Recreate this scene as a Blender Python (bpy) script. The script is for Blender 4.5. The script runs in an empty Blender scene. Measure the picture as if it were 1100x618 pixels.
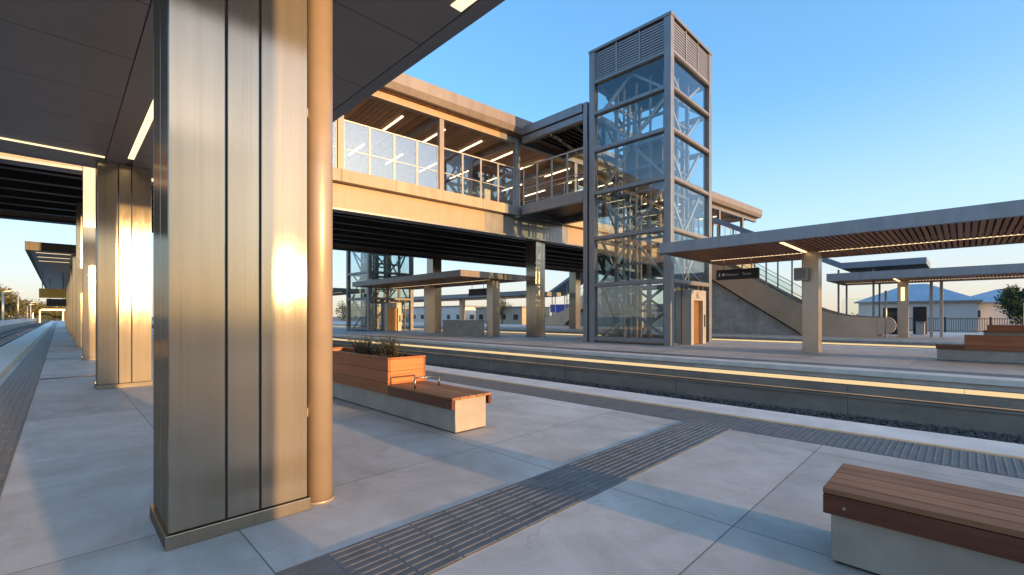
import bpy, bmesh, math, random
from mathutils import Vector, Matrix
random.seed(7)
S = bpy.context.scene
C = S.collection

# ------------------------------------------------------------------ helpers
class MB:
    def __init__(self): self.v = []; self.f = []; self.s = []
    def add(self, vs, fs, smooth=False):
        o = len(self.v); self.v += [tuple(p) for p in vs]
        for q in fs: self.f.append([i + o for i in q]); self.s.append(smooth)
        return self
    def box(self, x0, x1, y0, y1, z0, z1):
        x0, x1 = min(x0, x1), max(x0, x1); y0, y1 = min(y0, y1), max(y0, y1); z0, z1 = min(z0, z1), max(z0, z1)
        vs = [(x0,y0,z0),(x1,y0,z0),(x1,y1,z0),(x0,y1,z0),(x0,y0,z1),(x1,y0,z1),(x1,y1,z1),(x0,y1,z1)]
        return self.add(vs, [(3,2,1,0),(4,5,6,7),(0,1,5,4),(1,2,6,5),(2,3,7,6),(3,0,4,7)])
    def bar(self, p0, p1, w, h, up=(0,0,1)):
        p0, p1 = Vector(p0), Vector(p1); d = (p1 - p0).normalized(); u = Vector(up)
        if abs(d.dot(u)) > .99: u = Vector((1,0,0))
        s = d.cross(u).normalized(); u = s.cross(d)
        vs = []
        for p in (p0, p1):
            for a, b in ((-1,-1),(1,-1),(1,1),(-1,1)): vs.append(p + s*(a*w/2) + u*(b*h/2))
        return self.add(vs, [(3,2,1,0),(4,5,6,7),(0,1,5,4),(1,2,6,5),(2,3,7,6),(3,0,4,7)])
    def tube(self, p0, p1, r, n=12, r1=None, caps=True):
        p0, p1 = Vector(p0), Vector(p1); r1 = r if r1 is None else r1
        d = (p1 - p0).normalized(); u = Vector((0,0,1)) if abs(d.z) < .9 else Vector((1,0,0))
        s = d.cross(u).normalized(); u = s.cross(d); vs = []
        for p, rr in ((p0, r), (p1, r1)):
            for k in range(n):
                a = 2*math.pi*k/n; vs.append(p + s*(rr*math.cos(a)) + u*(rr*math.sin(a)))
        self.add(vs, [(k, (k+1) % n, n + (k+1) % n, n + k) for k in range(n)], True)
        if caps: self.add(vs, [list(range(n))[::-1], list(range(n, 2*n))])
        return self
    def path(self, pts, r, n=10):
        for a, b in zip(pts[:-1], pts[1:]): self.tube(a, b, r, n)
        for p in pts[1:-1]: self.ball(p, r)
        return self
    def ball(self, p, r, n=8, m=5):
        vs = []; fs = []
        for j in range(m+1):
            th = math.pi*j/m
            for k in range(n):
                a = 2*math.pi*k/n
                vs.append((p[0]+r*math.sin(th)*math.cos(a), p[1]+r*math.sin(th)*math.sin(a), p[2]+r*math.cos(th)))
        for j in range(m):
            for k in range(n): fs.append((j*n+k, (j+1)*n+k, (j+1)*n+(k+1) % n, j*n+(k+1) % n))
        return self.add(vs, fs, True)
    def prism(self, pts, vec):
        n = len(pts); v = Vector(vec); vs = [Vector(p) for p in pts] + [Vector(p) + v for p in pts]
        return self.add(vs, [list(range(n))[::-1], list(range(n, 2*n))] + [(k, (k+1) % n, n+(k+1) % n, n+k) for k in range(n)])
    def build(self, name, mat, parent=None, bevel=0, world=True, fixn=True):
        off = Vector((0,0,0))
        if parent is not None and world:
            p = parent
            while p is not None: off = off + p.location; p = p.parent
        me = bpy.data.meshes.new(name)
        me.from_pydata([(a-off.x, b-off.y, c-off.z) for a, b, c in self.v], [], self.f)
        me.polygons.foreach_set('use_smooth', self.s)
        if fixn and len(self.f) < 60000:
            bm = bmesh.new(); bm.from_mesh(me); bmesh.ops.remove_doubles(bm, verts=bm.verts, dist=1e-6) if any(self.s) else None
            bmesh.ops.recalc_face_normals(bm, faces=bm.faces); bm.to_mesh(me); bm.free()
        me.materials.append(mat)
        o = bpy.data.objects.new(name, me); C.objects.link(o)
        if parent is not None: o.parent = parent
        if bevel:
            b = o.modifiers.new('edge', 'BEVEL'); b.width = bevel; b.segments = 2; b.limit_method = 'ANGLE'
        return o

def box(*a): return MB().box(*a)
def tag(o, label, cat, group=None):
    o['label'] = label; o['category'] = cat
    if group: o['group'] = group
    return o
def thing(name, label, cat, loc=(0,0,0), group=None, rz=0):
    o = bpy.data.objects.new(name, None); C.objects.link(o); o.location = loc; o.rotation_euler = (0,0,rz)
    o.empty_display_size = .1
    return tag(o, label, cat, group)
def struct(name, mb, mat, kind='structure', bevel=0):
    o = mb.build(name, mat, None, bevel); o['kind'] = kind; return o
def copy_tree(o, parent=None):
    c = o.copy(); C.objects.link(c); c.parent = parent
    for ch in list(o.children): copy_tree(ch, c)
    return c

# ------------------------------------------------------------------ materials
def mat(name, col, rough=.6, metal=0, spec=.5):
    m = bpy.data.materials.new(name); m.use_nodes = True
    b = m.node_tree.nodes['Principled BSDF']
    b.inputs['Base Color'].default_value = (*col, 1); b.inputs['Roughness'].default_value = rough
    b.inputs['Metallic'].default_value = metal; b.inputs['Specular IOR Level'].default_value = spec
    return m
def N(m, t, **kw):
    n = m.node_tree.nodes.new(t)
    for k, v in kw.items(): setattr(n, k, v)
    return n
def L(m, a, b): m.node_tree.links.new(a, b)
def P(m): return m.node_tree.nodes['Principled BSDF']
def coords(m, scale=(1,1,1), kind='Object'):
    tc = N(m, 'ShaderNodeTexCoord'); mp = N(m, 'ShaderNodeMapping'); mp.inputs['Scale'].default_value = scale
    L(m, tc.outputs[kind], mp.inputs['Vector']); return mp.outputs['Vector']
def worldpos(m, scale=(1,1,1)):
    g = N(m, 'ShaderNodeNewGeometry'); mp = N(m, 'ShaderNodeMapping'); mp.inputs['Scale'].default_value = scale
    L(m, g.outputs['Position'], mp.inputs['Vector']); return mp.outputs['Vector']
def noise(m, vec, scale, detail=4, rough=.55, dist=0):
    n = N(m, 'ShaderNodeTexNoise'); n.inputs['Scale'].default_value = scale; n.inputs['Detail'].default_value = detail
    n.inputs['Roughness'].default_value = rough; n.inputs['Distortion'].default_value = dist
    L(m, vec, n.inputs['Vector']); return n.outputs['Fac']
def ramp(m, fac, stops):
    r = N(m, 'ShaderNodeValToRGB'); e = r.color_ramp.elements
    while len(e) < len(stops): e.new(.5)
    for k, (p, c) in enumerate(stops): e[k].position = p; e[k].color = (*c, 1) if len(c) == 3 else c
    L(m, fac, r.inputs['Fac']); return r.outputs['Color']
def mathn(m, op, a, b=None, c=None):
    n = N(m, 'ShaderNodeMath', operation=op)
    for i, x in enumerate((a, b, c)):
        if x is None: continue
        if isinstance(x, (int, float)): n.inputs[i].default_value = x
        else: L(m, x, n.inputs[i])
    return n.outputs[0]
def mixc(m, fac, a, b, mode='MIX'):
    n = N(m, 'ShaderNodeMix', data_type='RGBA', blend_type=mode)
    for s, x in ((0, fac), (6, a), (7, b)):
        if isinstance(x, (int, float)): n.inputs[s].default_value = x
        elif isinstance(x, tuple): n.inputs[s].default_value = (*x, 1)
        else: L(m, x, n.inputs[s])
    return n.outputs[2]
def bump(m, h, strength=.3, dist=.01):
    b = N(m, 'ShaderNodeBump'); b.inputs['Strength'].default_value = strength; b.inputs['Distance'].default_value = dist
    L(m, h, b.inputs['Height']); L(m, b.outputs['Normal'], P(m).inputs['Normal'])
def maprange(m, v, lo, hi):
    n = N(m, 'ShaderNodeMapRange'); n.inputs['To Min'].default_value = lo; n.inputs['To Max'].default_value = hi
    L(m, v, n.inputs['Value']); return n.outputs['Result']

def noisy(name, col, rough=.6, metal=0, amt=.15, scale=3, vec='w', stretch=(1,1,1), bmp=0, bscale=60, spec=.5, streak=0):
    m = mat(name, col, rough, metal, spec)
    v = worldpos(m, stretch) if vec == 'w' else coords(m, stretch)
    f = noise(m, v, scale, 6, .6)
    lo = tuple(c*(1-amt) for c in col); hi = tuple(min(1, c*(1+amt)) for c in col)
    bc = ramp(m, f, [(.3, lo), (.7, hi)])
    if streak:
        sf = noise(m, worldpos(m, (1.5, 1.5, .16)), 1.6, 6, .7, .4)
        bc = mixc(m, 1.0, bc, ramp(m, sf, [(.42, (1,1,1)), (.70, (1-streak,)*3)]), 'MULTIPLY')
    L(m, bc, P(m).inputs['Base Color'])
    L(m, maprange(m, f, max(.02, rough-.08), min(1, rough+.08)), P(m).inputs['Roughness'])
    if bmp: bump(m, noise(m, v, bscale, 3), bmp, .004)
    return m

M = {}
def concrete_floor():
    m = mat('platform_concrete', (.5,.49,.48), .6)
    w = worldpos(m)
    sep = N(m, 'ShaderNodeSeparateXYZ'); L(m, w, sep.inputs[0])
    big = noise(m, w, .35, 5, .6, .3); mid = noise(m, w, 2.2, 7, .65, .6); fine = noise(m, w, 45, 4, .7)
    col = ramp(m, big, [(.3, (.50,.46,.41)), (.7, (.66,.61,.55))])
    col = mixc(m, .8, col, ramp(m, mid, [(.26, (.24,.24,.245)), (.5, (.5,.5,.5)), (.75, (.70,.68,.65))]), 'SOFT_LIGHT')
    col = mixc(m, .3, col, ramp(m, fine, [(.3, (.3,.3,.3)), (.7, (.7,.7,.7))]), 'SOFT_LIGHT')
    # slab to slab tone
    def cell(o, per, off): return mathn(m, 'FLOOR', mathn(m, 'DIVIDE', mathn(m, 'SUBTRACT', o, off), per))
    cx = cell(sep.outputs['X'], 2.6, .92); cy = cell(sep.outputs['Y'], 2.85, 1.21)
    cmb = N(m, 'ShaderNodeCombineXYZ'); L(m, cx, cmb.inputs[0]); L(m, cy, cmb.inputs[1])
    wn = N(m, 'ShaderNodeTexWhiteNoise'); L(m, cmb.outputs[0], wn.inputs['Vector'])
    tone = maprange(m, wn.outputs['Value'], .86, 1.10)
    tc = N(m, 'ShaderNodeCombineColor')
    for i in range(3): L(m, tone, tc.inputs[i])
    col = mixc(m, 1.0, col, tc.outputs[0], 'MULTIPLY')
    # dark drips / gum spots
    vo = N(m, 'ShaderNodeTexVoronoi'); vo.inputs['Scale'].default_value = 1.7; L(m, w, vo.inputs['Vector'])
    vo2 = N(m, 'ShaderNodeTexVoronoi'); vo2.inputs['Scale'].default_value = 4.3; L(m, w, vo2.inputs['Vector'])
    sp2 = mathn(m, 'MULTIPLY', mathn(m, 'LESS_THAN', vo2.outputs['Distance'], .055), mathn(m, 'GREATER_THAN', mid, .53))
    col = mixc(m, mathn(m, 'MULTIPLY', sp2, .25), col, (.16,.15,.14))
    spot = mathn(m, 'LESS_THAN', mathn(m, 'ADD', vo.outputs['Distance'], mathn(m, 'MULTIPLY', fine, .03)), .045)
    col = mixc(m, mathn(m, 'MULTIPLY', spot, .35), col, (.12,.115,.11))
    vc = N(m, 'ShaderNodeTexVoronoi', feature='DISTANCE_TO_EDGE'); vc.inputs['Scale'].default_value = .33
    wv = N(m, 'ShaderNodeVectorMath', operation='MULTIPLY_ADD'); nv = N(m, 'ShaderNodeTexNoise'); nv.inputs['Scale'].default_value = 1.6; nv.inputs['Detail'].default_value = 5
    L(m, w, nv.inputs['Vector']); L(m, nv.outputs['Color'], wv.inputs[0]); wv.inputs[1].default_value = (.7,.7,0); L(m, w, wv.inputs[2]); L(m, wv.outputs[0], vc.inputs['Vector'])
    crack = mathn(m, 'MULTIPLY', mathn(m, 'LESS_THAN', vc.outputs['Distance'], .0016), mathn(m, 'GREATER_THAN', big, .53))
    col = mixc(m, mathn(m, 'MULTIPLY', crack, .22), col, (.10,.095,.09))
    stain = noise(m, worldpos(m, (1.0,.45,1)), .9, 8, .72, 1.2)
    col = mixc(m, 1.0, col, ramp(m, stain, [(.40, (1,1,1)), (.62, (.82,.80,.77)), (.72, (.66,.635,.60))]), 'MULTIPLY')
    def joint(o, per, off, wd):
        d = mathn(m, 'PINGPONG', mathn(m, 'SUBTRACT', o, off), per/2)
        return mathn(m, 'LESS_THAN', d, wd)
    j = mathn(m, 'MAXIMUM', joint(sep.outputs['X'], 2.6, .92, .0055), joint(sep.outputs['Y'], 2.85, 1.21, .0055))
    col = mixc(m, mathn(m, 'MULTIPLY', j, .7), col, (.06,.058,.055))
    L(m, col, P(m).inputs['Base Color'])
    L(m, ramp(m, mid, [(.3, (.55,.55,.55)), (.65, (.78,.78,.78))]), P(m).inputs['Roughness'])
    h = mathn(m, 'SUBTRACT', mathn(m, 'ADD', mathn(m, 'MULTIPLY', fine, .25), mid), mathn(m, 'MULTIPLY', j, 3))
    bump(m, h, .25, .004)
    return m
M['floor'] = concrete_floor()

def steel(name, col=(.335,.30,.25)):
    m = bpy.data.materials.new(name); m.use_nodes = True; nt = m.node_tree
    nt.nodes.remove(nt.nodes['Principled BSDF']); out = nt.nodes['Material Output']
    br = noise(m, worldpos(m, (900, 900, 2.5)), 1, 3, .6)
    big = noise(m, worldpos(m, (1.2, 1.2, .8)), 1.3, 4, .5)
    sm = noise(m, worldpos(m, (1, 1, .35)), 9, 6, .7)
    wv = noise(m, worldpos(m, (2.6, 2.6, .22)), 1.0, 3, .5)
    st = noise(m, worldpos(m, (110, 110, .5)), 1, 5, .7); st2 = noise(m, worldpos(m, (14, 14, .22)), 1, 4, .6)
    c = ramp(m, sm, [(.25, tuple(x*.95 for x in col)), (.7, tuple(min(1, x*1.04) for x in col))])
    c = mixc(m, 1.0, c, ramp(m, st, [(.30, (.90,)*3), (.52, (1,)*3), (.75, (1.06,)*3)]), 'MULTIPLY')
    c = mixc(m, 1.0, c, ramp(m, st2, [(.32, (.92,.92,.925)), (.6, (1.03,)*3)]), 'MULTIPLY')
    bp = N(m, 'ShaderNodeBump'); bp.inputs['Strength'].default_value = .06; bp.inputs['Distance'].default_value = .004
    L(m, mathn(m, 'ADD', mathn(m, 'MULTIPLY', big, 3.0), mathn(m, 'MULTIPLY', wv, 4.0)), bp.inputs['Height'])
    geo = N(m, 'ShaderNodeNewGeometry'); cr = N(m, 'ShaderNodeVectorMath', operation='CROSS_PRODUCT')
    cr.inputs[0].default_value = (0.001, 0.001, 1); L(m, geo.outputs['Normal'], cr.inputs[1])
    def gl(dist, lo, hi, an):
        g = N(m, 'ShaderNodeBsdfAnisotropic', distribution=dist); L(m, c, g.inputs['Color']); L(m, bp.outputs[0], g.inputs['Normal'])
        g.inputs['Anisotropy'].default_value = an; L(m, cr.outputs[0], g.inputs['Tangent'])
        L(m, mathn(m, 'ADD', maprange(m, sm, lo, hi), maprange(m, st, -.03, .03)), g.inputs['Roughness']); return g
    g1 = gl('BECKMANN', .18, .24, -.55); g2 = gl('BECKMANN', .56, .64, 0)
    mx = N(m, 'ShaderNodeMixShader'); mx.inputs[0].default_value = .26
    L(m, g1.outputs[0], mx.inputs[1]); L(m, g2.outputs[0], mx.inputs[2]); L(m, mx.outputs[0], out.inputs[0])
    return m
M['steel'] = steel('brushed_steel')
M['pipe'] = noisy('painted_pipe', (.46,.35,.25), .35, .35, .06, 4)
M['bronze'] = noisy('bronze_panel', (.52,.42,.33), .34, .85, .12, .8, bmp=.05, bscale=3)
M['soffit'] = noisy('dark_soffit_panel', (.27,.242,.225), .40, .3, .10, .5)
M['fascia'] = noisy('grey_fascia', (.22,.22,.225), .42, .3, .08, .6)
M['lightfascia'] = noisy('pale_grey_metal', (.30,.31,.33), .42, .35, .07, .5, streak=0.22)
M['dark'] = noisy('dark_steel_paint', (.032,.030,.029), .5, 0, .2, 1.5)
M['gap'] = mat('joint_shadow_gap', (.02,.02,.02), .8)
M['frame'] = noisy('grey_steel_paint', (.25,.255,.265), .38, .45, .10, 1.2, streak=0.15)
M['mull'] = noisy('pale_mullion', (.45,.43,.41), .4, .4, .06, 2)
M['tan'] = noisy('tan_girder_paint', (.37,.285,.20), .5, 0, .08, .7, stretch=(1,1,.3), streak=.13)
M['sand'] = noisy('sandy_concrete_band', (.42,.33,.24), .65, 0, .14, 1.3, stretch=(1,1,.4), streak=.16)
M['roofmetal'] = noisy('roof_edge_metal', (.25,.215,.195), .42, .3, .07, .6, streak=0.18)
M['blueroof'] = noisy('blue_grey_roof', (.20,.25,.32), .45, .2, .12, .5)
M['concrete'] = noisy('cast_concrete', (.33,.295,.25), .75, 0, .20, 2.0, bmp=.12, bscale=80)
M['concretewall'] = noisy('board_marked_wall', (.26,.22,.175), .85, 0, .22, .8, stretch=(1,1,2.2), bmp=.2, bscale=30)
M['coping'] = noisy('white_coping', (.68,.63,.56), .6, 0, .15, 1.6, bmp=.08, bscale=70)
M['yellow'] = noisy('worn_ochre_line', (.58,.38,.19), .6, 0, .2, 9)
M['tactile'] = noisy('charcoal_tactile', (.15,.145,.135), .5, 0, .28, 6, bmp=.1, bscale=120)
M['stairwall'] = noisy('stair_support_concrete', (.40,.365,.325), .85, 0, .2, .8, stretch=(1,1,2.2), bmp=.2, bscale=30, streak=.25)
M['ballast'] = noisy('dark_ballast', (.075,.07,.066), .9, 0, .55, 14, bmp=.8, bscale=22)
M['stone'] = noisy('ballast_stone', (.085,.08,.076), .9, 0, .6, 7)
M['rail'] = noisy('rusty_rail', (.16,.10,.07), .45, .6, .3, 3)
M['ground'] = noisy('dry_ground', (.20,.18,.15), .95, 0, .3, .05)
M['rubber'] = noisy('black_plastic', (.02,.02,.022), .45, 0, .1, 4)
M['paleb'] = noisy('pale_render_wall', (.66,.62,.57), .8, 0, .08, .3)
M['peachb'] = noisy('peach_render_wall', (.52,.38,.30), .8, 0, .1, .3)
M['ltgrey'] = noisy('light_grey_box', (.42,.42,.41), .5, 0, .05, 3)
M['soil'] = noisy('planting_soil', (.04,.028,.02), .95, 0, .4, 20)
M['bark'] = noisy('tree_bark', (.12,.09,.065), .9, 0, .3, 6, bmp=.4, bscale=15)
M['orange'] = noisy('orange_panel', (.70,.40,.07), .5, 0, .08, 3)
M['signblue'] = mat('blue_sign_panel', (.03,.06,.32), .4)
M['white'] = mat('white_lettering', (.80,.80,.78), .5)

def wood(name, c1, c2, rough=.45, axis='Y', spec=.45):
    m = mat(name, c1, rough, 0, spec)
    st = {'X': (.6,14,14), 'Y': (14,.6,14), 'Z': (14,14,.6)}[axis]
    v = worldpos(m, st); f = noise(m, v, 2.2, 8, .68, .6); g = noise(m, worldpos(m, (1,1,1)), 1.3, 3)
    col = ramp(m, f, [(.25, c2), (.5, c1), (.8, tuple(min(1, c*1.35) for c in c1))])
    # board to board tone
    oi = N(m, 'ShaderNodeNewGeometry'); rnd = oi.outputs['Random Per Island']
    t = maprange(m, rnd, .72, 1.22); tc = N(m, 'ShaderNodeCombineColor')
    for i in range(3): L(m, t, tc.inputs[i])
    col = mixc(m, 1, col, tc.outputs[0], 'MULTIPLY')
    col = mixc(m, .35, col, ramp(m, g, [(.3, (.3,.3,.3)), (.7, (.7,.7,.7))]), 'SOFT_LIGHT')
    L(m, col, P(m).inputs['Base Color'])
    L(m, maprange(m, f, rough-.1, rough+.12), P(m).inputs['Roughness'])
    bump(m, f, .15, .003)
    return m
M['teaktop'] = wood('weathered_bench_slat', (.29,.14,.068), (.17,.078,.038), .6, 'Y', .2)
M['teak'] = wood('oiled_hardwood_skirt', (.13,.038,.015), (.07,.02,.008), .38)
M['cedar'] = wood('shaded_cedar_board', (.31,.098,.03), (.20,.06,.018), .45)  # planter side boards coloured darker, with their shade in the tone
M['cedarx'] = wood('sunlit_cedar_end_board', (.42,.155,.05), (.28,.09,.028), .45, 'X')  # same timber coloured lighter, standing in for sun on the planter end
M['slat'] = wood('ceiling_slat_wood', (.34,.15,.07), (.22,.095,.045), .5, 'X')
M['slaty'] = wood('walkway_ceiling_slat', (.42,.21,.10), (.28,.14,.065), .5, 'X')

def glass(name, base=.16, tint=(.80,.88,.88)):
    m = bpy.data.materials.new(name); m.use_nodes = True; nt = m.node_tree
    nt.nodes.remove(nt.nodes['Principled BSDF']); out = nt.nodes['Material Output']
    tr = N(m, 'ShaderNodeBsdfTransparent'); tr.inputs[0].default_value = (*tint, 1)
    gl = N(m, 'ShaderNodeBsdfGlossy'); gl.inputs['Roughness'].default_value = 0; gl.inputs[0].default_value = (.92,.96,1,1)
    lw = N(m, 'ShaderNodeLayerWeight'); lw.inputs['Blend'].default_value = .5
    f = mathn(m, 'ADD', mathn(m, 'MULTIPLY', mathn(m, 'POWER', lw.outputs['Facing'], 4.0), .8-base), base)
    mx = N(m, 'ShaderNodeMixShader'); L(m, f, mx.inputs[0]); L(m, tr.outputs[0], mx.inputs[1]); L(m, gl.outputs[0], mx.inputs[2])
    L(m, mx.outputs[0], out.inputs[0])
    return m
M['glass'] = glass('tower_glass', .06, (.90,.95,.95))
M['bglass'] = glass('walkway_glass', .20, (.86,.93,.95))
M['cglass'] = glass('clear_balustrade_glass', .03, (.93,.97,.96))
def emit(name, col, s):
    m = bpy.data.materials.new(name); m.use_nodes = True; nt = m.node_tree
    nt.nodes.remove(nt.nodes['Principled BSDF']); e = N(m, 'ShaderNodeEmission')
    e.inputs[0].default_value = (*col, 1); e.inputs[1].default_value = s
    L(m, e.outputs[0], nt.nodes['Material Output'].inputs[0]); return m
LEDS = 1.0
M['led'] = emit('warm_led_diffuser', (1,.74,.40), .40*LEDS)
M['ledb'] = emit('walkway_led_diffuser', (1,.76,.46), 1.3)
M['edgeled'] = emit('platform_edge_led', (1,.72,.38), .20*LEDS)

def leaf(name, c):
    m = mat(name, c, .6); b = P(m)
    oi = N(m, 'ShaderNodeNewGeometry')
    col = ramp(m, oi.outputs['Random Per Island'], [(0, tuple(x*.55 for x in c)), (.6, c), (1, (c[0]*1.7, c[1]*1.4, c[2]*1.1))])
    L(m, col, b.inputs['Base Color'])
    b.inputs['Subsurface Weight'].default_value = 0
    return m
M['leafdark'] = leaf('tree_foliage_dark', (.055,.085,.025))
M['leafolive'] = leaf('tree_foliage_olive', (.10,.10,.03))
M['leafshrub'] = leaf('shrub_foliage', (.075,.085,.03))

# ------------------------------------------------------------------ ground, platforms, tracks
struct('ground', box(-1500,1500,-900,2600,-1.6,-1.45), M['ground'])
def platform(name, x0, x1, y0, y1, m='floor'):
    mb = MB(); mb.box(x0, x1, y0, y1, -1.40, 0)
    return struct(name, mb, M[m])
platform('near_platform', -2.05, 8.17, -60, 230)
platform('middle_platform', 16.26, 29.5, -80, 230)
platform('far_platform', 38.46, 62.0, -80, 230)
struct('side_platform', box(-30,-7.6,40,330,-1.42,-.25), M['concrete'])
# track beds
for (a, b) in ((8.18,16.24), (29.52,38.44), (-7.58,-2.07)):
    struct('track_ballast', box(a, b, -90, 320, -1.449, -1.34), M['ballast'], 'stuff')
def track(xc):
    mb = MB()
    for s in (-.7175, .7175):
        x = xc + s
        mb.box(x-.07, x+.07, -90, 320, -1.27, -1.25); mb.box(x-.012, x+.012, -90, 320, -1.251, -1.13); mb.box(x-.035, x+.035, -90, 320, -1.131, -1.08)
    k = -20
    while k < 160:
        mb.box(xc-1.25, xc+1.25, k, k+.24, -1.36, -1.268); k += .65
    struct('railway_track', mb, M['rail'])
for xc in (12.3, 33.9, -4.55): track(xc)
# loose ballast stones along the far side of the near track
mb = MB()
for k in range(9000):
    x = 14.55 + 1.6*random.random(); y = -5 + 45*random.random()**1.25; r = .028 + .035*random.random()
    z = -1.345 + r*.45 + .06*max(0, 1-abs(x-15.6)/.6)*random.random()
    vs = []
    for dx, dy, dz in ((1,0,0),(0,1,0),(-1,0,0),(0,-1,0),(0,0,1),(0,0,-1)):
        q = r*(.65+.7*random.random()); vs.append((x+dx*q+random.uniform(-.3,.3)*r, y+dy*q+random.uniform(-.3,.3)*r, z+dz*q*.85))
    mb.add(vs, [(0,1,4),(1,2,4),(2,3,4),(3,0,4),(1,0,5),(2,1,5),(3,2,5),(0,3,5)])
o = mb.build('ballast_stones', M['stone'], fixn=False); o['kind'] = 'stuff'

# platform edges
struct('platform_coping', box(7.47, 8.22, -60, 230, -.16, .006), M['coping'], bevel=.006)
mb = MB(); y = -20.0
while y < 120: mb.box(7.365, 7.462, y, y+1.19, -.02, .009); y += 1.2
struct('platform_edge_line', mb, M['yellow'])
struct('platform_coping', box(-2.1, -1.13, -60, 230, -.16, .006), M['coping'], bevel=.006)
struct('platform_edge_line', box(-1.12, -1.03, -60, 230, -.02, .008), M['yellow'])
struct('platform_coping', box(16.18, 16.95, -80, 230, -.14, .006), M['coping'], bevel=.006)
struct('platform_coping', box(38.38, 39.15, -80, 230, -.14, .006), M['coping'], bevel=.006)
struct('platform_coping', box(28.8, 29.55, -80, 230, -.14, .006), M['coping'], bevel=.006)
struct('tactile_paving', box(17.0, 17.8, -80, 120, -.02, .008), M['tactile'])
struct('tactile_paving', box(39.2, 40.0, -80, 120, -.02, .008), M['tactile'])
# raised tactile tiles
def dome(mb, x, y, r=.0175, h=.008, z=.006):
    n = 7; vs = [(x+r*math.cos(6.283*k/n), y+r*math.sin(6.283*k/n), z) for k in range(n)] + [(x+r*.62*math.cos(6.283*k/n), y+r*.62*math.sin(6.283*k/n), z+h) for k in range(n)]
    mb.add(vs, [(k, (k+1) % n, n+(k+1) % n, n+k) for k in range(n)] + [tuple(range(n, 2*n))])
mb = MB(); y = -3.0
while y < 60:
    if y < 24: mb.box(6.50, 7.33, y+.002, y+.398, -.02, .006)
    else: mb.box(6.50, 7.33, y, y+.4, -.02, .006)
    y += .4
y = -3.0
while y < 13:
    for k in range(12): dome(mb, 6.555+k*.066, y+.033)
    y += .0667
y = 13.0
while y < 40:
    mb.box(6.53, 7.30, y+.02, y+.05, .005, .011); y += .0667
struct('tactile_paving', mb, M['tactile'])
mb = MB(); x = .92
while x < 6.48:
    mb.box(x+.001, x+.304, 2.26, 2.5965, -.02, .005); mb.box(x+.001, x+.304, 2.5985, 2.935, -.02, .005)
    for k in range(10):
        yy = 2.289 + k*.0687; xa, xb = x+.006, x+.299
        mb.add([(xa,yy-.016,.0048),(xb,yy-.016,.0048),(xb,yy+.016,.0048),(xa,yy+.016,.0048),(xa+.004,yy-.009,.0088),(xb-.004,yy-.009,.0088),(xb-.004,yy+.009,.0088),(xa+.004,yy+.009,.0088)],
               [(4,5,6,7),(0,1,5,4),(1,2,6,5),(2,3,7,6),(3,0,4,7)])
    x += .305
struct('tactile_guide_path', mb, M['tactile'])
mb = MB(); y = -6.0
while y < 150:
    mb.box(-.93, -.36, y+.002, y+.598, -.02, .005)
    for k in range(7):
        xx = -.895 + k*.083
        mb.box(xx-.016, xx+.016, y+.012, y+.588, .0045, .011)
    y += .6
struct('tactile_paving', mb, M['tactile'])

# platform face under the edge: recessed wall panels, ledge, LED strip
def edge_face(x, y0, y1, step):
    mb = MB(); y = y0
    while y < y1: mb.box(x-.03, x, y+.012, y+step-.012, -1.39, -.47); y += step
    struct('platform_face_wall', mb, M['concretewall'])
    mb = MB(); mb.box(x-.075, x-.031, y0, y1, -.80, -.74); mb.tube((x-.06,y0,-.70),(x-.06,y1,-.70),.022,8)
    o = mb.build('cable_duct', M['concretewall']); return tag(o, 'slim dark cable duct on the %s platform wall' % ('near track' if x < 20 else 'farthest'), 'cable duct')
edge_face(16.255, -60, 160, 5.2)
edge_face(38.455, -60, 160, 5.2)
def edge_led(x, label):
    t = thing('edge_light', label, 'strip light', (x, 0, -.35))
    box(x-.035, x, -60, 200, -.44, -.275).build('housing', M['fascia'], t)
    mb = MB(); y = -60
    while y < 200: mb.box(x-.047, x-.036, y+.004, y+2.996, -.415, -.30); y += 3
    mb.build('diffuser', M['edgeled'], t)
edge_led(16.25, 'long warm glowing strip below the middle platform edge, nearest the camera')
edge_led(38.45, 'thin warm glowing strip along the edge of the farthest platform')

# ------------------------------------------------------------------ columns
def column(name, x0, x1, y0, y1, z1, label, cat='column', group=None, seams=None, ysplit=None, plinth=.1, det=True, z0=0, mt='steel'):
    t = thing(name, label, cat, ((x0+x1)/2, (y0+y1)/2, z0), group)
    g = .006; th = .022
    box(x0+.012, x1-.012, y0+.012, y1-.012, z0+.02, z1).build('core', M['gap'], t)
    xs = [x0] + (seams or []) + [x1]
    for a, b in zip(xs[:-1], xs[1:]):
        aa = a + (g if a != x0 else 0); bb = b - (g if b != x1 else 0)
        box(aa, bb, y0, y0+th, z0+plinth, z1).build('panel', M[mt], t, .006 if det else 0)
        if det or True: box(aa, bb, y1-th, y1, z0+plinth, z1).build('panel', M[mt], t, .006 if det else 0)
    ys = [y0+th+.003] + (ysplit or []) + [y1-th-.003]
    for a, b in zip(ys[:-1], ys[1:]):
        for xa, xb in ((x0, x0+th), (x1-th, x1)):
            box(xa, xb, a + (g if a != ys[0] else 0), b - (g if b != ys[-1] else 0), z0+plinth, z1).build('panel', M[mt], t, .004 if det else 0)
    e = .02 if det else .012
    box(x0-e, x1+e, y0-e, y1+e, z0, z0+plinth-.004).build('plinth', M[mt], t, .004 if det else 0)
    return t
GC = 'brushed steel columns down the middle of the near platform'
def npcol(x0, y0, z1, label):
    return column('steel_column', x0, x0+.9, y0, y0+.68, z1, label, 'column', GC, [x0+.335, x0+.555], [y0+.34])
npcol(.51, 3.735, 4.85, 'big brushed steel clad column closest to the camera, with a round downpipe beside it')
npcol(.60, -3.1, 4.85, 'unseen steel clad column added behind the camera to shade the closest one')  # added out of view to throw shade onto the closest column
npcol(.565, 12.92, 4.85, 'brushed steel column glaring with the sun, second from the camera')
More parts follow.
